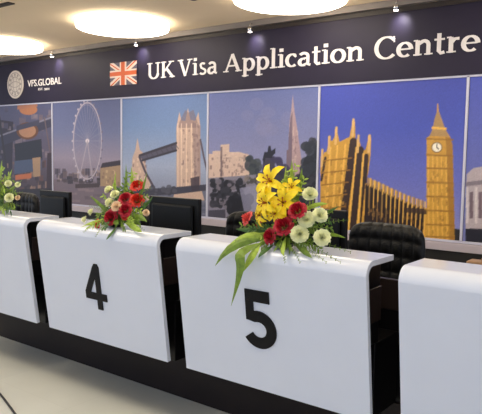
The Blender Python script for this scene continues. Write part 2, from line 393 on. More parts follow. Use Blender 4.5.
G['K'] = (.93, [S([(.2, .98), (.2, .02)], T), S([(.28, .42), (.72, .96)], H), S([(.4, .56), (.82, .03)], T), serif(.05, .37, .97, 0), serif(.05, .37, .03, 1), serif(.56, .88, .97, 0), serif(.62, .94, .03, 1)])
G['V'] = (.9, [S([(.16, .97), (.47, .03)], T), S([(.47, .03), (.76, .97)], H), serif(0, .34, .97, 0), serif(.6, .9, .97, 0)])
G['i'] = (.38, [S([(.19, XH), (.19, .02)], T), serif(.03, .2, XH-.03, 1), serif(.03, .36, .03, 1), S([(.1, .9), (.28, .9)], .17)])
G['s'] = (.52, [S(arc(.25, .5, .15, .15, 40, 150, 8)+[(.17, .40), (.3, .33)]+arc(.25, .19, .17, .14, 60, -150, 12), .11)])
G['a'] = (.6, [S(arc(.27, .48, .18, .16, 150, 10, 8)+[(.45, .40), (.45, .08), (.56, .04)], .13), bowl(.25, .2, .16, .17, 60, 300), S([(.2, .37), (.44, .4)], .08), S([(.22, .04), (.44, .14)], .09)])
G['A'] = (.96, [S([(.13, .03), (.46, .98)], H), S([(.46, .98), (.8, .03)], T), S([(.24, .35), (.68, .35)], .08), serif(0, .28, .03, 1), serif(.64, .96, .03, 1)])
G['p'] = (.68, [S([(.16, XH), (.16, -.3)], .15), bowl(.36, .34, .22, .3, -140, 150), serif(.02, .17, XH-.03, 1), serif(.02, .34, -.27, 1), S([(.18, .08), (.33, .04)], .08), S([(.18, .56), (.34, .64)], .08)])
G['l'] = (.36, [S([(.18, 1.04), (.18, .02)], .15), serif(.03, .2, 1.0, 1), serif(.03, .35, .03, 1)])
G['c'] = (.55, [bowl(.3, .34, .23, .3, 50, 310), S([(.38, .6), (.48, .5)], .1)])
G['t'] = (.42, [S([(.19, .9), (.19, .14), (.26, .05), (.38, .08)], .14), S([(.03, .64), (.38, .64)], .08)])
G['o'] = (.64, [bowl(.32, .34, .24, .3, 0, 360, 28)])
G['n'] = (.72, [S([(.17, XH), (.17, .02)], .15), S([(.2, .52)]+arc(.4, .45, .15, .19, 120, 0, 8)+[(.55, .02)], .14), serif(.03, .18, XH-.03, 1), serif(.03, .32, .03, 1), serif(.42, .7, .03, 1)])
G['C'] = (.84, [bowl(.47, .5, .38, .48, 42, 318, 26), S([(.74, .98), (.76, .72)], .06)])
G['e'] = (.6, [bowl(.31, .34, .23, .3, 0, 310), S([(.1, .36), (.53, .36)], .07)])
G['r'] = (.5, [S([(.17, XH), (.17, .02)], .15), S([(.2, .46), (.3, .6), (.44, .6)], .12), serif(.03, .18, XH-.03, 1), serif(.03, .34, .03, 1)])
def ribbon(mb, pts, wf, o, sx, sz, depth=.006):
    """stroke as an extruded ribbon on the sign face; pts in glyph units"""
    n = len(pts); L = []; R = []
    for i, (x, y) in enumerate(pts):
        a = pts[max(i-1, 0)]; b = pts[min(i+1, n-1)]; dx, dy = b[0]-a[0], b[1]-a[1]; l = math.hypot(dx, dy) or 1
        w_ = wf(i/(max(n-1, 1)), dx/l, dy/l)/2; L.append((x-dy/l*w_, y+dx/l*w_)); R.append((x+dy/l*w_, y-dx/l*w_))
    for i in range(n-1):
        mb.prism([L[i], R[i], R[i+1], L[i+1]], o, (sx, 0, 0), (0, 0, sz), (0, -1, 0), depth)
def glyph(mb, ch, o, sx, sz):
    for i, st_ in enumerate(G[ch][1]):
        d = .005+.0007*i
        if st_[0] == 'bowl': ribbon(mb, st_[1], lambda t, dx, dy: .072+.088*abs(dy), o, sx, sz, d)
        else: ribbon(mb, st_[0], lambda t, dx, dy, a=st_[1], b=st_[2]: a+(b-a)*t, o, sx, sz, d)
base = (at_y(152, 78.2, FY).z+at_y(385, 60.4, FY).z)/2
cap = ((at_y(152, 60.8, FY).z-at_y(152, 78.2, FY).z)+(at_y(389, 37, FY).z-at_y(385, 60.4, FY).z))/2*.96
mb = MB()
for word, a, b in [('UK', 147, 174.8), ('Visa', 178, 217.6), ('Application', 223.5, 364), ('Centre', 373.5, 478.6)]:
    xa, xb = at_y(a, 70, FY).x, at_y(b, 70, FY).x
    tot = sum(G[ch][0] for ch in word); k = (xb-xa)/tot; x = xa
    for ch in word:
        mb = MB(); glyph(mb, ch, (x-SX, FY-WALL, base-SZ), k, cap); x += G[ch][0]*k
        mb.build('letter', MT['letter'], sg)
# union flag
a = at_y(110.6, 86, FY); b = at_y(137, 60, FY); fw, fh = b.x-a.x, (b.z-a.z)*.98
mb = MB(); o = (a.x-SX, FY-WALL, a.z-SZ)
def fq(pts, mi, d): mb.prism([(x*fw, y*fh) for x, y in pts], o, (1, 0, 0), (0, 0, 1), (0, -1, 0), d, mi)
fq([(0, 0), (1, 0), (1, 1), (0, 1)], 0, .006)
for q in ([(0, 0), (.13, 0), (1, .87), (1, 1), (.87, 1), (0, .13)], [(0, 1), (.13, 1), (1, .13), (1, 0), (.87, 0), (0, .87)]): fq(q, 1, .008)
for q in ([(0, 0), (.07, 0), (.5, .45), (.5, .5)], [(1, 1), (.93, 1), (.5, .55), (.5, .5)], [(0, 1), (0, .94), (.5, .5), (.5, .55)], [(1, 0), (1, .06), (.5, .5), (.5, .45)]): fq(q, 2, .010)
fq([(.38, 0), (.62, 0), (.62, 1), (.38, 1)], 1, .012); fq([(0, .34), (1, .34), (1, .66), (0, .66)], 1, .0121)
fq([(.43, 0), (.57, 0), (.57, 1), (.43, 1)], 2, .014); fq([(0, .41), (1, .41), (1, .59), (0, .59)], 2, .0141)
mb.build('flag', [MT['flagblue'], MT['flagwhite'], MT['flagred']], sg)
# round emblem and wordmark
ce = at_y(15.6, 84.6, FY); r = (at_y(15.6, 70.6, FY).z-at_y(15.6, 98.6, FY).z)/2
mb = MB(); o = (ce.x-SX, FY-WALL, ce.z-SZ)
circ = lambda q, n=40: [(q*math.cos(2*PI*i/n), q*math.sin(2*PI*i/n)) for i in range(n)]
mb.prism(circ(r), o, (1, 0, 0), (0, 0, 1), (0, -1, 0), .01, 0)
def ring(rx, rz, w_, d, mi, a0=0, a1=360, cx=0, cz=0):
    P = arc(cx, cz, rx, rz, a0, a1, 36); ribbon_mi = len(mb.f); ribbon(mb, P, lambda t, dx, dy: w_, o, 1, 1, d)
    for i in range(ribbon_mi, len(mb.f)): mb.m[i] = mi
ring(r*.84, r*.84, .012, .012, 1); ring(r*.55, r*.55, .012, .012, 1); ring(r*.25, r*.55, .01, .012, 1)
ring(r*.55, r*.2, .01, .012, 1)
for k in range(12):
    t = k*PI/6; ring(r*.05, r*.05, .02, .012, 1, cx=r*.7*math.cos(t), cz=r*.7*math.sin(t))
tag(mb.build('round_emblem', [MT['emblem'], MT['emblemd']], sg), 'round silver emblem at the left end of the sign')
def text_mesh(name, body, x0, x1, y0, y1, m, parent, off, Y, ext=.006):
    """built-in sans text fitted between two points of the board"""
    a, b = at_y(x0, y1, Y), at_y(x1, y0, Y); xc = (x0+x1)/2; a.z, b.z = at_y(xc, y1, Y).z, at_y(xc, y0, Y).z
    cu = bpy.data.curves.new('t', 'FONT'); cu.body = body; cu.extrude = .02; cu.offset = .006
    to = bpy.data.objects.new('t', cu); COL.objects.link(to); bpy.context.view_layer.update()
    me = bpy.data.meshes.new_from_object(to.evaluated_get(bpy.context.evaluated_depsgraph_get())); bpy.data.objects.remove(to)
    xs = [v.co.x for v in me.vertices]; ys = [v.co.y for v in me.vertices]
    kx = (b.x-a.x)/(max(xs)-min(xs)); kz = (b.z-a.z)/(max(ys)-min(ys))
    for v in me.vertices:
        x, y, z = v.co; v.co = (a.x+(x-min(xs))*kx-off[0], Y-off[1]-ext*(z > 0)*1.0, a.z+(y-min(ys))*kz-off[2])
    me.materials.clear(); me.materials.append(m); me.name = name
    ob = bpy.data.objects.new(name, me); COL.objects.link(ob); ob.parent = parent; return ob
text_mesh('wordmark', 'VFS.GLOBAL', 27.8, 61.5, 78.6, 85.4, MT['letter'], sg, (SX, WALL, SZ), FY)
for tw, ta, tb in (('EST.', 38.5, 43.2), ('2001', 44.4, 49.4)): text_mesh('small_wordmark', tw, ta, tb, 88.0, 90.2, MT['letter'], sg, (SX, WALL, SZ), FY)
# ---------------------------------------------------------------- cornice spot fixtures
spots = [(52, 57, 'leftmost'), (136, 45.5, 'above the flag'), (250, 32, 'above the word Application'), (396, 10.5, 'above the word Centre')]
proto = None
for x, y, w_ in spots:
    P = at_y(x, y, WALL-.16)
    if proto is None:
        proto = empty('spotlight', (0, 0, 0))
        b = MB(); b.lathe([(.012, 0), (.035, .01), (.038, .07), (.02, .085)]); hd = b.build('lamp_head', MT['chrome'], proto, True)
        b = MB(); b.lathe([(.028, -.004), (.03, .006)]); b.build('bulb', mat('spot_bulb', (255, 240, 235), emit=14), hd)
        b = MB(); b.tube([(0, 0, .08), (0, 0, .12), (0, .05, .14)], .008); b.build('arm', MT['chrome'], proto, True)
        sp = proto
    else: sp = copy_tree(proto)
    sp.location = P; sp.scale = (.75, .75, .75); tag(sp, 'small bright spotlight on the cornice over the sign, '+w_+' of the four' if w_ == 'leftmost' else 'small bright spotlight on the cornice over the sign, '+w_, 'spotlight', 'cornice spotlights over the sign')
    l = bpy.data.lights.new('spot', 'SPOT'); l.energy = 7; l.spot_size = 1.5; l.spot_blend = 1; l.color = (.98, .90, 1); l.shadow_soft_size = .03
    lo = bpy.data.objects.new('spot_glow', l); COL.objects.link(lo); lo.location = P+Vector((0, -.02, -.02)); lo.rotation_euler = (math.radians(58), 0, 0)

# ---------------------------------------------------------------- ceiling lamps
LR, LH = .57, .09
names = ['round glowing drum lamp on ceiling above the round emblem, leftmost', 'round glowing drum lamp on ceiling above the union flag', 'round glowing drum lamp on ceiling above the words Visa Application', None]
LZ = CZ-LH
lc = at_z(122.5, 29.5, LZ); 
l3 = at_z(290.5, 3.0, LZ); l1 = at_z(4, 52, LZ)
print('lamps raw', lc, l1, l3)
print('lamps', lc, l1, l3)
LY = lc.y
lx = [at_y(3.0, 50, LY).x, at_y(122.8, 26, LY).x, at_y(290.0, -3, LY).x]; lx.append(2*lx[2]-lx[1])  # last one continues the row out of view, added to light the room
def make_lamp():
    t = empty('ceiling_lamp', (0, 0, 0))
    b = MB(); b.lathe([(LR-.02, 0.0), (LR-.004, .006), (LR, .02), (LR, LH-.02)], n=64); b.build('diffuser', MT['lamp'], t, True)
    b = MB(); b.lathe([(LR+.002, LH-.02), (LR+.002, LH)], n=64); b.build('mounting_rim', MT['lampside'], t, True)
    return t
lp = make_lamp()
for k in range(4):
    o = lp if k == 0 else copy_tree(lp)
    o.location = (lx[k], LY, LZ); o['label'] = names[k] or 'unseen round drum lamp added to light the room, rightmost of the row above the desks'; o['category'] = 'ceiling lamp'; o['group'] = 'round drum lamps on the ceiling'
for k in range(4):  # second row of lamps, never in view, added as extra room light
    o = copy_tree(lp); o.location = (lx[k]+.4, LY-3.3, LZ); o['label'] = 'unseen round drum lamp added for fill light over the waiting side, %s from left' % ['first', 'second', 'third', 'fourth'][k]
P = at_z(6, 3, CZ); q = at_z(14, 3, CZ)
tag(box('ceiling_slot', P.x-.6, q.x, P.y-.02, P.y+.06, CZ-.012, CZ+.002, MT['darktrim']), 'dark narrow slot in the ceiling above the leftmost round lamp', 'ceiling vent')
P = at_z(193.5, .5, CZ-.05)
b = MB(); b.lathe([(.02, 0), (.05, .012), (.062, .04), (.07, .05)]); o = b.build('dome_fixture', MT['darktrim'], None, True); o.location = P; tag(o, 'small dark dome fixture on the ceiling between two round lamps', 'ceiling fixture')

# ---------------------------------------------------------------- counters
XD, WD, SP = -3.6954, 1.172, 1.3243
DT, ZTF, DB, ZBF, DK, ZK = 2.5245, 1.11, 2.6235, .3987, 2.825, 1.178
TH = .027
def cover_profile():
    up = Vector((DT-DB, ZTF-ZBF)); up.normalize()
    r = ZK-ZTF
    ang0 = 180; pts = [(DB, ZBF), (DT, ZTF)]
    pts += [(DT+r+r*math.cos(math.radians(a)), ZTF+r*math.sin(math.radians(a))) for a in range(174, 89, -6)]
    pts += [(DK, ZK)]
    return pts
def offset(pts, d):
    out = []
    for i, (x, y) in enumerate(pts):
        a = pts[max(i-1, 0)]; b = pts[min(i+1, len(pts)-1)]; dx, dy = b[0]-a[0], b[1]-a[1]; l = math.hypot(dx, dy)
        out.append((x+dy/l*d, y-dx/l*d))
    return out
def make_counter():
    t = empty('reception_counter', (0, DB, 0))
    P = cover_profile(); Q = offset(P, TH); n = len(P)
    b = MB(); vs = []
    for x in (0, WD):
        vs += [(x, p_[0]-DB, p_[1]) for p_ in P]+[(x, q_[0]-DB, q_[1]) for q_ in Q]
    fs = []; k = 2*n
    for i in range(n-1):
        fs += [(i, i+1, k+i+1, k+i), (n+i, k+n+i, k+n+i+1, n+i+1), (i, n+i, n+i+1, i+1), (k+i, k+i+1, k+n+i+1, k+n+i)]
    fs += [(0, k, k+n, n), (n-1, 2*n-1, k+2*n-1, k+n-1)]
    b.add(vs, fs); cv = b.build('waterfall_cover', MT['white'], t, False, bevel=.006, seg=2)
    for p_ in cv.data.polygons: p_.use_smooth = False
    # dark carcass behind the cover
    b = MB(); b.box(.035, WD-.035, .10, .38, .37, .75); b.box(.035, WD-.035, -.02, .135, .75, 1.14); b.build('carcass', MT['black'], t, bevel=.004)
    b = MB(); b.box(.03, WD-.03, -.01, .145, .86, 1.03); b.build('upper_rail', MT['brown'], t, bevel=.004)
    return t
# numerals on the sloping front
fo = Vector((0, DB, ZBF)); fu = Vector((0, DT-DB, ZTF-ZBF)).normalized(); fn = Vector((0, -fu.z, fu.y)); 
if fn.y > 0: fn = -fn
def face(x, y): q = at_plane(x, y, fo, fn); return q.x, (q-fo).dot(fu)
def stroke(mb, pts, wd, o, ax, ay, n, depth):
    k = len(pts); L = []; R = []
    for i, (x, y) in enumerate(pts):
        a = pts[max(i-1, 0)]; b = pts[min(i+1, k-1)]; dx, dy = b[0]-a[0], b[1]-a[1]; l = math.hypot(dx, dy)
        L.append((x-dy/l*wd/2, y+dx/l*wd/2)); R.append((x+dy/l*wd/2, y-dx/l*wd/2))
    for i in range(k-1): mb.prism([L[i], R[i], R[i+1], L[i+1]], o, ax, ay, n, depth)
def numeral(parent, ch, x0, y0, x1, y1, cx):
    # bounds in pixels of top-left and bottom-right extreme points at centre column cx
    t_ = face(cx, y0)[1]; b_ = face(cx, y1)[1]; xl = face(x0, (y0+y1)/2)[0]; xr = face(x1, (y0+y1)/2)[0]
    w_, h = xr-xl, t_-b_
    o = fo+fu*b_+fn*.0005; o.x = xl; o = o-Vector(parent.location)
    mb = MB()
    if ch == '5':
        Q = lambda pts: [(x*w_, y*h) for x, y in pts]; X_ = (1, 0, 0)
        mb.prism(Q([(.0, 1), (.82, 1), (.82, .80), (.0, .80)]), o, X_, fu, fn, .0060)
        mb.prism(Q([(.0, .82), (.27, .82), (.27, .47), (.0, .47)]), o, X_, fu, fn, .0062)
        tk = .19*h; t0 = tk/2
        P = [(.12*w_, .56*h)]+arc(.42*w_, .325*h, .58*w_-t0, .325*h-t0, 108, -150, 34)
        stroke(mb, P, tk, o, X_, fu, fn, .0058)
    else:
        Q = lambda pts: [(x*w_, y*h) for x, y in pts]
        mb.prism(Q([(.46, .93), (.54, 1), (.68, 1), (.75, .93), (.76, 0), (.53, 0), (.53, .8)]), o, (1, 0, 0), fu, fn, .006)
        mb.prism(Q([(.0, .36), (1, .36), (1, .205), (0, .205)]), o, (1, 0, 0), fu, fn, .0062)
        mb.prism(Q([(.46, .93), (.58, .76), (.225, .33), (0, .345), (.0, .37)]), o, (1, 0, 0), fu, fn, .0064)
    nb = mb.build('numeral', MT['digit'], parent); tag(nb, 'black numeral '+ch); return nb
cproto = make_counter()
labs = ['white waterfall counter at the left edge of the photo, no numeral in view', 'white waterfall counter bearing the black numeral 4', 'white waterfall counter bearing the black numeral 5', 'white waterfall counter at the right edge of the photo, beyond the one numbered 5']
counters = []
for k in range(4):
    o = cproto if k == 0 else copy_tree(cproto)
    o.location = (XD+(k-1)*SP, DB, 0); tag(o, labs[k], 'counter', 'white service counters in a row'); counters.append(o)
numeral(counters[1], '4', 85.8, 264, 106, 308.3, 96)
numeral(counters[2], '5', 247, 291.2, 276, 348.6, 262)
PX0, PX1 = -7.4, .6
o = tag(box('counter_plinth', PX0, PX1, 3.0069, 3.055, 0, .36, MT['plinth']), 'long dark brown plinth running under the white counters', 'plinth')
o = tag(box('work_desk', PX0, PX1, 3.06, 3.52, 0, .76, MT['black'], bevel=.004), 'long black work desk behind the white counters', 'desk')
# back board joining the counters, seen through the gaps
cb = empty('counter_backboard', ((PX0+PX1)/2, 3.04, .362)); hw = (PX1-PX0)/2
tag(cb, 'long dark back board seen through gaps between the white counters', 'panel')
box('board', -hw, hw, -.014, .015, 0, .488, MT['black'], cb); box('top_rail', -hw, hw, -.018, .015, .489, .65, MT['brown'], cb, .003)

# ---------------------------------------------------------------- monitors
def make_monitor(wd=.52, ht=.33):
    t = empty('monitor', (0, 0, 0))
    b = MB(); b.box(-wd/2, wd/2, -.012, .022, .14, .14+ht); hs = b.build('housing', MT['plastic'], t, bevel=.006)
    b = MB(); b.box(-wd/2+.05, wd/2-.05, -.035, -.011, .18, .10+ht); b.build('back_cover', MT['plastic2'], hs, bevel=.012)
    b = MB(); b.box(-wd/2+.012, wd/2-.012, .0215, .024, .155, .125+ht); b.build('screen', MT['black'], t)
    b = MB(); b.box(-.03, .03, -.055, -.02, .01, .25); b.build('stand_neck', MT['plastic'], t, bevel=.004)
    b = MB(); b.lathe([(.12, 0), (.12, .008), (.04, .014)], n=32); b.build('stand_base', MT['plastic'], t, True)
    return t
mp = make_monitor()
def put_monitor(o, xl, xr, yt, Y, label):
    a, b = at_y(xl, yt, Y), at_y(xr, yt, Y); o.location = ((a.x+b.x)/2, Y, .76)
    wz = (b.x-a.x)/.52; zt = at_y((xl+xr)/2, yt, Y).z
    o.scale = (wz, 1, (zt-.76)/.47); tag(o, label, 'monitor', 'computer monitors behind the counters')
put_monitor(mp, 40.5, 70, 191, 3.3, 'black computer monitor between the left edge and the rose arrangement')
o = copy_tree(mp); put_monitor(o, 150, 200, 197.5, 3.3, 'black computer monitor in front of the bridge picture')
o = copy_tree(mp); put_monitor(o, 296, 347, 209, 3.3, 'black computer monitor half hidden behind the yellow lily arrangement')

# ---------------------------------------------------------------- tufted chairs
def make_chair():
    t = empty('office_chair', (0, 0, 0))
    nx, nz = 56, 56; wd, ht, z0 = .54, .62, .52
    rows, cols_ = 6, 7
    def surf(u, v, side):
        x = (u-.5)*wd; z = z0+v*ht
        # rounded rectangle outline
        cu, cv = abs(u-.5)*2, abs(v-.5)*2
        k = (1-cu**7)*(1-cv**7); k = max(k, 0)**.4
        pinch = 1-.05*(cv**6); x *= 1-.12*cv**8; z = z0+ht/2+(z-z0-ht/2)*(1-.10*cu**6)
        gu, gv = u*cols_, v*rows
        row = math.floor(gv); off = .5*(row % 2)
        bulge = abs(math.sin(PI*(gu+0)))**.6*abs(math.sin(PI*gv))**.6
        th = .05*k+(.016*bulge*k if side < 0 else 0)
        return (x, side*th+.05*(abs(u-.5)*2)**2*-1, z)
    vs = [surf(i/nx, j/nz, -1) for j in range(nz+1) for i in range(nx+1)]
    m_ = len(vs); vs += [surf(i/nx, j/nz, 1) for j in range(nz+1) for i in range(nx+1)]
    fs = []
    for j in range(nz):
        for i in range(nx):
            q = j*(nx+1)+i; fs += [(q, q+1, q+nx+2, q+nx+1), (m_+q, m_+q+nx+1, m_+q+nx+2, m_+q+1)]
    b = MB(); b.add(vs, fs); bk = b.build('backrest', MT['leather'], t, True)
    b = MB(); b.box(-.25, .25, -.44, -.03, .42, .52); b.build('seat', MT['leather'], t, bevel=.035, seg=4)
    for sx in (-1, 1):
        b = MB(); b.tube([(sx*.26, -.06, .48), (sx*.30, -.07, .66), (sx*.30, -.12, .70), (sx*.30, -.36, .69), (sx*.29, -.40, .60), (sx*.26, -.38, .47)], .018, 8); b.build('armrest', MT['plastic'], t, True)
    b = MB(); b.tube([(0, -.25, .10), (0, -.25, .42)], .028, 12); b.build('gas_column', MT['chrome'], t, True)
    b = MB()
    for k in range(5):
        a = k*2*PI/5+.3; b.tube([(0, -.25, .12), (.20*math.cos(a), -.25+.20*math.sin(a), .075)], [.024, .016], 8)
    bs = b.build('star_base', MT['plastic'], t, True)
    for k in range(5):
        a = k*2*PI/5+.3; c_ = MB(); x, y = .20*math.cos(a), -.25+.20*math.sin(a)
        c_.tube([(x-.02, y, .03), (x+.02, y, .03)], .03, 12); c_.build('castor', MT['plastic'], bs, True)
    return t
CY = 3.98
ch0 = make_chair()
chd = [(388, 'black tufted office chair in the gap right of counter 5'), (27, 'black tufted office chair by the left edge, left of the first monitor'), (167, 'black tufted office chair hidden behind the monitor before the bridge picture'), (258, 'black tufted office chair half hidden by the left side of the lily arrangement')]
for i, (x, lab) in enumerate(chd):
    x += 1.5*(i == 0)
    o = ch0 if i == 0 else copy_tree(ch0)
    q = at_y(x, 222, CY); o.location = (q.x, CY, 0); tag(o, lab, 'office chair', 'black tufted chairs behind the counters')
zc = at_y(388, 223, CY).z; print('chair top', zc)
for o in [ob for ob in scene.objects if ob.name.startswith('office_chair')]: o.scale = (1.03, 1, zc/1.14)

# tan bag / small thing on the work desk at the far right
P = at_y(476, 262, 3.45)
b = MB(); b.box(-.11, .11, -.05, .05, 0, .27); b.box(-.04, .04, -.02, .02, .27, .285)
o = b.build('desk_box', MT['tan'], None, bevel=.012); o.location = (P.x+.07, 3.45, .762)
o.scale = (1, 1, (at_y(476, 257, 3.45).z-.762)/.285); tag(o, 'blurred tan brown box standing on the work desk at the right edge', 'box')

# ---------------------------------------------------------------- flowers
def leaf_mesh(mb, path, w_, side=None, mi=0, fold=.25):
    """blade along a 3-D path, widest in the middle, folded along its midrib"""
    pts = [Vector(p_) for p_ in path]; n = len(pts); A = []; B = []; C_ = []
    for i, p_ in enumerate(pts):
        t = (pts[min(i+1, n-1)]-pts[max(i-1, 0)]).normalized()
        sd = Vector(side) if side is not None else t.cross(Vector((0, -1, .3)))
        sd = (sd-t*sd.dot(t)); sd = sd.normalized() if sd.length > 1e-6 else t.orthogonal().normalized()
        nn = t.cross(sd); s_ = i/(n-1); k = w_/2*max(math.sin(PI*min(.5, s_*1.1)) if s_ < .45 else math.cos((s_-.45)/.55*PI/2), .03)
        A.append(p_+sd*k+nn*k*fold); B.append(p_); C_.append(p_-sd*k+nn*k*fold)
    vs = A+B+C_; fs = []
    for i in range(n-1): fs += [(i, i+1, n+i+1, n+i), (n+i, n+i+1, 2*n+i+1, 2*n+i)]
    mb.add(vs, fs, mi)
def bez(a, b, c_, n=8): a, b, c_ = Vector(a), Vector(b), Vector(c_); return [a*(1-t)**2+b*2*t*(1-t)+c_*t*t for t in [i/n for i in range(n+1)]]
def frame(d):
    d = Vector(d).normalized(); x = d.orthogonal().normalized(); return x, d.cross(x), d
def rose(P, R, d, m, parent, name='rose', petals=(3, 4, 5, 6, 7), rnd=random):
    x, y, z = frame(d); mb = MB()
    for L, n in enumerate(petals):
        f = (L+1)/len(petals)
        for k in range(n):
            a0 = 2*PI*(k+L*.4)/n+rnd.uniform(-.1, .1); w_ = 2*PI/n*.72; vs = []
            for j in range(5):
                v = j/4
                for i in range(5):
                    u = i/4-.5; a = a0+u*2*w_*(.55+.45*math.sin(PI*min(1, v+.25)))
                    rr = R*f*(.5+.5*math.sin(v*PI*.5))*(1+(.18*v*v*f)); h = R*(1.05-.45*f)*v*1.2-R*.55*(v**3)*f*f-abs(u)*abs(u)*R*.5*v
                    vs.append(P+x*rr*math.cos(a)+y*rr*math.sin(a)+z*h)
            fs = [(j*5+i, j*5+i+1, j*5+i+6, j*5+i+5) for j in range(4) for i in range(4)]
            mb.add(vs, fs)
    return mb.build(name, m, parent, True)
def carnation(P, R, d, m, parent):
    x, y, z = frame(d); mb = MB()
    for L in range(5):
        n = 6+L*2; tilt = .15+L*.3
        for k in range(n):
            a = 2*PI*(k+.5*(L % 2))/n+random.uniform(-.12, .12); dr = (x*math.cos(a)+y*math.sin(a)); sd = (-x*math.sin(a)+y*math.cos(a))
            dd = (dr*math.sin(tilt)+z*math.cos(tilt)); w_ = R*.36; vs = []
            for j in range(4):
                v = j/3; rf = random.uniform(-.06, .06)*R
                for i in (-1, 0, 1): vs.append(P+dd*(R*v*random.uniform(.93, 1.05))+sd*(i*w_*(.3+.7*v))+z*(abs(i)*.1*R*v+rf*(j == 3)))
            mb.add(vs, [(j*3+i, j*3+i+1, j*3+i+4, j*3+i+3) for j in range(3) for i in range(2)])
    return mb.build('carnation', m, parent, True)
def lily(P, R, d, parent):
    x, y, z = frame(d); mb = MB(); st_ = MB()
    for k in range(6):
        a = 2*PI*k/6+random.uniform(-.12, .12); dr = x*math.cos(a)+y*math.sin(a); sd = -x*math.sin(a)+y*math.cos(a)
        path = [P+z*R*.0, P+z*R*.22+dr*R*.25, P+z*R*.33+dr*R*.62, P+z*R*.22+dr*R*.95, P+z*R*.0+dr*R*1.12]
        q = []
        for i in range(4):
            for t in (0, .5): q.append(path[i].lerp(path[i+1], t))
        q.append(path[-1]); leaf_mesh(mb, q, R*.46, sd, fold=.35)
    lo = mb.build('lily', MT['yellow'], parent, True)
    for k in range(5):
        a = 2*PI*k/5; dr = x*math.cos(a)+y*math.sin(a); st_.tube([P, P+z*R*.4+dr*R*.08, P+z*R*.55+dr*R*.22], R*.022, 5)
        st_.tube([P+z*R*.53+dr*R*.2, P+z*R*.57+dr*R*.27], R*.05, 5)
    st_.build('stamen', MT['stamen'], lo, True)
def spray(parent, base, tips, m, w_=.022, name='foliage', droop=.02, leafy=True):
    """stems that carry small paired leaflets"""
    mb = MB()
    for tp in tips:
        tp = Vector(tp); mid = base.lerp(tp, .55)+Vector((0, 0, .03)); path = bez(base, mid, tp, 9); mb.tube(path, .0018, 5)
        for i in range(2, 10):
            c_ = path[i]; t = (path[i]-path[i-1]).normalized()
            for s_ in (-1, 1):
                sd = t.cross(Vector((random.uniform(-.4, .4), -1, random.uniform(-.4, .4)))).normalized()*s_
                L = w_*random.uniform(1.3, 2.2)*(1.2-.06*i); e = c_+(sd*.8+t*.8).normalized()*L+Vector((0, random.uniform(-.01, .01), -droop*random.random()))
                leaf_mesh(mb, bez(c_, c_.lerp(e, .5)+Vector((0, 0, .004)), e, 4), w_*.5)
    return mb.build(name, m, parent)
def arrangement(label, bpx, flowers, lilies, leaves, tips, ferns, Y=2.655, group='flower arrangements on the counters', fan=None):
    B = at_y(bpx[0], bpx[1], Y); B = Vector((B.x, Y, ZK+.001)); t = empty('flower_arrangement', B); tag(t, label, 'flowers', group)
    def L(x, y, dy=0):
        q = at_y(x, y, Y+dy)
        if q.z < ZK+.006 and q.y > DT-.02: q = at_y(x, y, DT-.03)      # hang clear of the front edge
        return q-B
    mb = MB(); mb.lathe([(.03, 0), (.05, .006), (.055, .03), (.052, .05)], n=20); mb.build('tray', MT['plastic2'], t, True)
    mb = MB(); mb.lathe([(.045, .03), (.047, .07), (.035, .085)], n=14); mb.build('floral_foam', MT['foam'], t)
    core = Vector((0, 0, .06))
    for kind, x, y, r, dy in flowers:
        P = L(x, y, dy); d = (P-core).normalized()*.7+Vector((random.uniform(-.2, .2), -.8, .35)); r = r*.0064
        st_ = MB(); st_.tube(bez(core, (core+P)/2+Vector((0, .01, .01)), P-d.normalized()*.004, 5), .0022, 5)
        if kind in ('cream', 'blush'): f_ = carnation(P, r, d, MT[kind], t)
        else: f_ = rose(P-d.normalized()*r*.3, r, d, MT[kind], t)
        f_['label'] = {'cream': 'pale cream carnation', 'blush': 'blush white carnation', 'red': 'red rose', 'orange': 'orange rose', 'coral': 'coral rose'}[kind]
        st_.build('stem', MT['leafd'], f_, True)
    for x, y, r, dy, dx, dz in lilies:
        lily(L(x, y, dy), r*.0058, Vector((dx, -1, dz)), t)
    for pts, w_, mk in leaves:
        q = [L(x, y, dy) for x, y, dy in pts]; path = bez(q[0], q[1], q[2], 6) if len(q) == 3 else (bez(q[0], q[1], (q[1]+q[2])/2, 5)+bez((q[1]+q[2])/2, q[2], q[3], 5)[1:])
        mb = MB(); leaf_mesh(mb, path, w_, mi=0); mb.build('long_leaf', MT[mk], t)
    for mk, lst, w_ in tips:
        for (x, y, dy) in lst: spray(t, core, [L(x, y, dy)], MT[mk], w_, 'leaf_sprig')
    for (x, y, dy) in ferns:
        mb = MB(); e = L(x, y, dy); path = bez(core, (core+e)/2+Vector((0, -.02, .03)), e, 14); mb.tube(path, .001, 4)
        for i in range(2, 15):
            tt = (path[i]-path[i-1]).normalized()
            for s_ in (-1, 1):
                for k in range(2):
                    sd = (tt.cross(Vector((0, -1, .2*k)))*s_+tt*.6+Vector((0, random.uniform(-.5, .5), 0))).normalized(); e2 = path[i]+sd*.028*(1.1-i/18)
                    leaf_mesh(mb, [path[i], path[i].lerp(e2, .5), e2], .0035)
        mb.build('fern_frond', MT['leaf'], t)
    return t
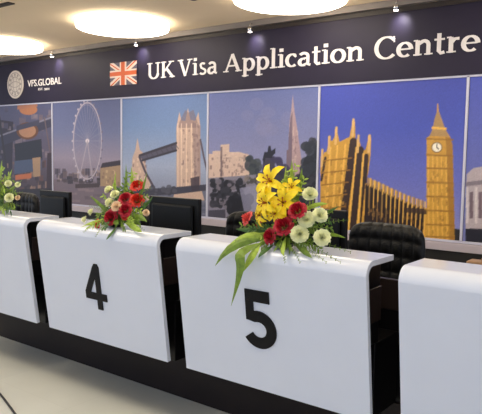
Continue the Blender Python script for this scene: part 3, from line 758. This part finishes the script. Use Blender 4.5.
# on counter 5
arrangement('tall arrangement of yellow lilies with red and cream flowers, on the counter numbered 5', (284, 247),
    [('coral', 247, 218, 6, -.03), ('red', 269, 236, 6, -.09), ('red', 283, 225, 7.4, -.11), ('red', 297, 209.5, 6.6, -.11), ('red', 259, 224, 4, 0), ('red', 287, 214, 4.5, -.05),
     ('cream', 310, 195.5, 6.2, 0), ('cream', 306, 220, 7.0, -.07), ('cream', 319.5, 216, 6.2, -.04), ('cream', 299.5, 234.5, 7.2, -.09), ('cream', 322, 238, 6.8, -.07)],
    [(272, 182, 16, -.04, -.1, .3), (284, 203, 15, -.06, .3, .2), (268, 203, 14, -.08, -.4, .1), (262, 215, 10, -.06, -.6, -.1), (292, 188, 9, 0, .4, .5), (276, 213, 10, -.09, 0, -.2), (265, 192, 10, 0, -.5, .4)],
    [([(268, 240, -.05), (232, 234, -.18), (215, 266, -.19)], .055, 'leaf'), ([(270, 242, -.06), (236, 248, -.22), (242, 268, -.24), (231, 306, -.22)], .062, 'leaf'),
     ([(268, 236, -.05), (246, 232, -.12), (228, 246, -.16)], .045, 'leafl'), ([(262, 240, -.08), (250, 256, -.2), (243, 272, -.2)], .045, 'leafl'),
     ([(272, 236, -.02), (252, 230, -.06), (236, 229, -.08)], .035, 'leafd'), ([(288, 215, .04), (291, 185, .04), (292, 160, .04)], .035, 'leafl'),
     ([(290, 215, .04), (300, 190, .04), (302, 168, .04)], .035, 'leaf'), ([(284, 215, .04), (284, 190, .04), (286, 166, .04)], .03, 'leafl'),
     ([(284, 215, .04), (262, 192, .04), (257, 186, .04)], .03, 'leaf'), ([(300, 225, .03), (325, 214, .03), (339, 206, .03)], .025, 'leafd'), ([(300, 232, 0), (330, 232, -.02), (346, 238, -.02)], .022, 'leaf'),
     ([(275, 244, -.05), (262, 250, -.1), (258, 258, -.14)], .03, 'leafd'), ([(294, 244, -.05), (306, 252, -.12), (312, 258, -.14)], .03, 'leaf'),
     ([(286, 236, -.05), (280, 250, -.12), (284, 256, -.14)], .03, 'leafl'), ([(300, 212, -.02), (316, 202, -.02), (328, 204, -.02)], .025, 'leafl')],
    [('leafl', [(296, 166, .03), (304, 180, .03), (288, 172, .03), (312, 204, 0), (284, 180, .04), (292, 200, -.02), (276, 226, -.07), (262, 236, -.08)], .024), ('leaf', [(242, 226, -.04), (252, 238, -.09), (296, 197, .02), (330, 228, -.02), (313, 228, -.04), (278, 246, -.1), (290, 247, -.11), (305, 246, -.1), (318, 248, -.08), (262, 246, -.1)], .024),
     ('leafd', [(250, 230, -.06), (300, 224, .0), (291, 236, -.06), (276, 228, -.02), (266, 230, -.04), (311, 238, -.04), (328, 220, .02), (286, 200, .03)], .026)],
    [(340, 262, -.1), (326, 262, -.12), (350, 252, -.06), (348, 220, 0), (332, 212, 0), (300, 262, -.14), (285, 262, -.14)])
# on counter 4
arrangement('arrangement of red roses and pale carnations on the counter numbered 4', (116, 229),
    [('orange', 136.6, 185, 6.4, .02), ('red', 125.4, 198, 6.6, -.03), ('orange', 136.8, 199.6, 6.8, 0), ('red', 125, 209.5, 6.6, -.06), ('red', 110.2, 217, 7.2, -.08), ('orange', 97, 224, 4.6, -.09), ('orange', 125, 216, 3.6, -.06),
     ('cream', 109.6, 191, 5, 0), ('cream', 115.4, 195.4, 5, -.02), ('cream', 110.4, 203.4, 5.2, -.04), ('blush', 117.3, 207, 5.6, -.07), ('cream', 92.4, 212.5, 4.2, -.02), ('cream', 86, 220, 4.2, -.05), ('blush', 146, 213, 3.5, 0)],
    [],
    [([(122, 215, .02), (126, 190, .03), (126, 164, .03)], .035, 'leaf'), ([(126, 215, .02), (134, 188, .03), (131, 166, .03)], .035, 'leafl'), ([(128, 215, .02), (142, 196, .03), (147, 172, .03)], .035, 'leaf'),
     ([(130, 215, .02), (148, 205, .02), (153, 196, .02)], .03, 'leafd'), ([(112, 218, 0), (98, 202, 0), (90, 196, 0)], .025, 'leaf'), ([(110, 222, -.02), (92, 220, -.04), (80, 228, -.06)], .03, 'leafl'),
     ([(118, 224, -.05), (110, 234, -.1), (106, 240, -.12)], .03, 'leafd'), ([(124, 222, -.05), (136, 228, -.08), (142, 232, -.1)], .04, 'leafl'), ([(126, 218, -.03), (140, 214, -.04), (147, 222, -.06)], .04, 'leaf'),
     ([(118, 205, .02), (112, 186, .02), (116, 172, .02)], .025, 'leafl')],
    [('leaf', [(128, 174, .03), (140, 180, .03), (146, 196, .02), (133, 214, -.05), (139, 222, -.06), (124, 227, -.1), (104, 208, -.02), (98, 215, -.04), (116, 222, -.09), (130, 190, .01)], .026),
     ('leafl', [(134, 174, .03), (133, 222, -.09), (114, 184, .02), (90, 226, -.08), (104, 196, 0), (140, 210, -.04)], .024),
     ('leafd', [(118, 214, -.05), (132, 206, -.02), (104, 222, -.08), (120, 190, .02), (112, 210, -.03), (104, 228, -.11), (143, 204, 0)], .028)],
    [(84, 232, -.08), (96, 236, -.12), (90, 206, 0), (150, 188, .02), (144, 230, -.08)])
# on the left counter, mostly past the left edge
arrangement('leafy green arrangement with cream flowers, cut by the left edge', (-6, 206),
    [('cream', 8.5, 184, 4.4, -.02), ('cream', 18, 185, 3.6, 0), ('cream', 9.6, 198, 5.6, -.06), ('cream', -6, 192, 6, -.05), ('red', -12, 186, 6, -.04), ('red', -18, 197, 6, -.05), ('blush', 18, 198, 3.2, 0)],
    [],
    [([(-4, 195, .02), (0, 175, .02), (2, 160, .02)], .045, 'leafl'), ([(0, 195, .02), (8, 180, .02), (12, 169, .02)], .04, 'leafl'), ([(-4, 198, 0), (12, 190, 0), (22, 180, 0)], .035, 'leaf'), ([(-6, 202, -.02), (6, 206, -.04), (16, 210, -.05)], .04, 'leaf'),
     ([(-10, 195, .02), (-16, 175, .02), (-14, 160, .02)], .045, 'leaf'), ([(-12, 202, -.02), (-24, 200, -.04), (-32, 206, -.05)], .04, 'leafl')],
    [('leafl', [(3, 168, .02), (8, 176, .02), (4, 188, -.03), (14, 204, -.05), (3, 210, -.1), (-8, 176, .02)], .034), ('leaf', [(0, 178, 0), (14, 192, -.02), (6, 206, -.08), (12, 180, .02), (-4, 184, -.04), (-16, 190, -.03)], .034),
     ('leafd', [(6, 192, -.02), (2, 202, -.06), (10, 210, -.1)], .034)],
    [(20, 206, -.05), (22, 192, 0)])

# ---------------------------------------------------------------- floor cable
b = MB(); pts = [at_z(x, y, .008) for x, y in [(-14, 382), (-6, 388), (1, 395), (8, 404), (16, 415), (24, 428), (30, 440)]]
b.tube(pts, .007, 8); tag(b.build('cable', MT['cable'], None, True), 'dark cable lying on the glossy floor at the lower left corner', 'cable')

# ---------------------------------------------------------------- light
w = bpy.data.worlds.new('world'); scene.world = w; w.use_nodes = True
bg = w.node_tree.nodes['Background']; bg.inputs['Color'].default_value = (.74, .83, 1.0, 1); bg.inputs['Strength'].default_value = .92
scene.view_settings.view_transform = 'Standard'; scene.view_settings.look = 'None'
scene.view_settings.gamma = 1; scene.view_settings.exposure = .1; scene.view_settings.use_curve_mapping = False
scene.cycles.use_denoising = True
scene.cycles.max_bounces = 8
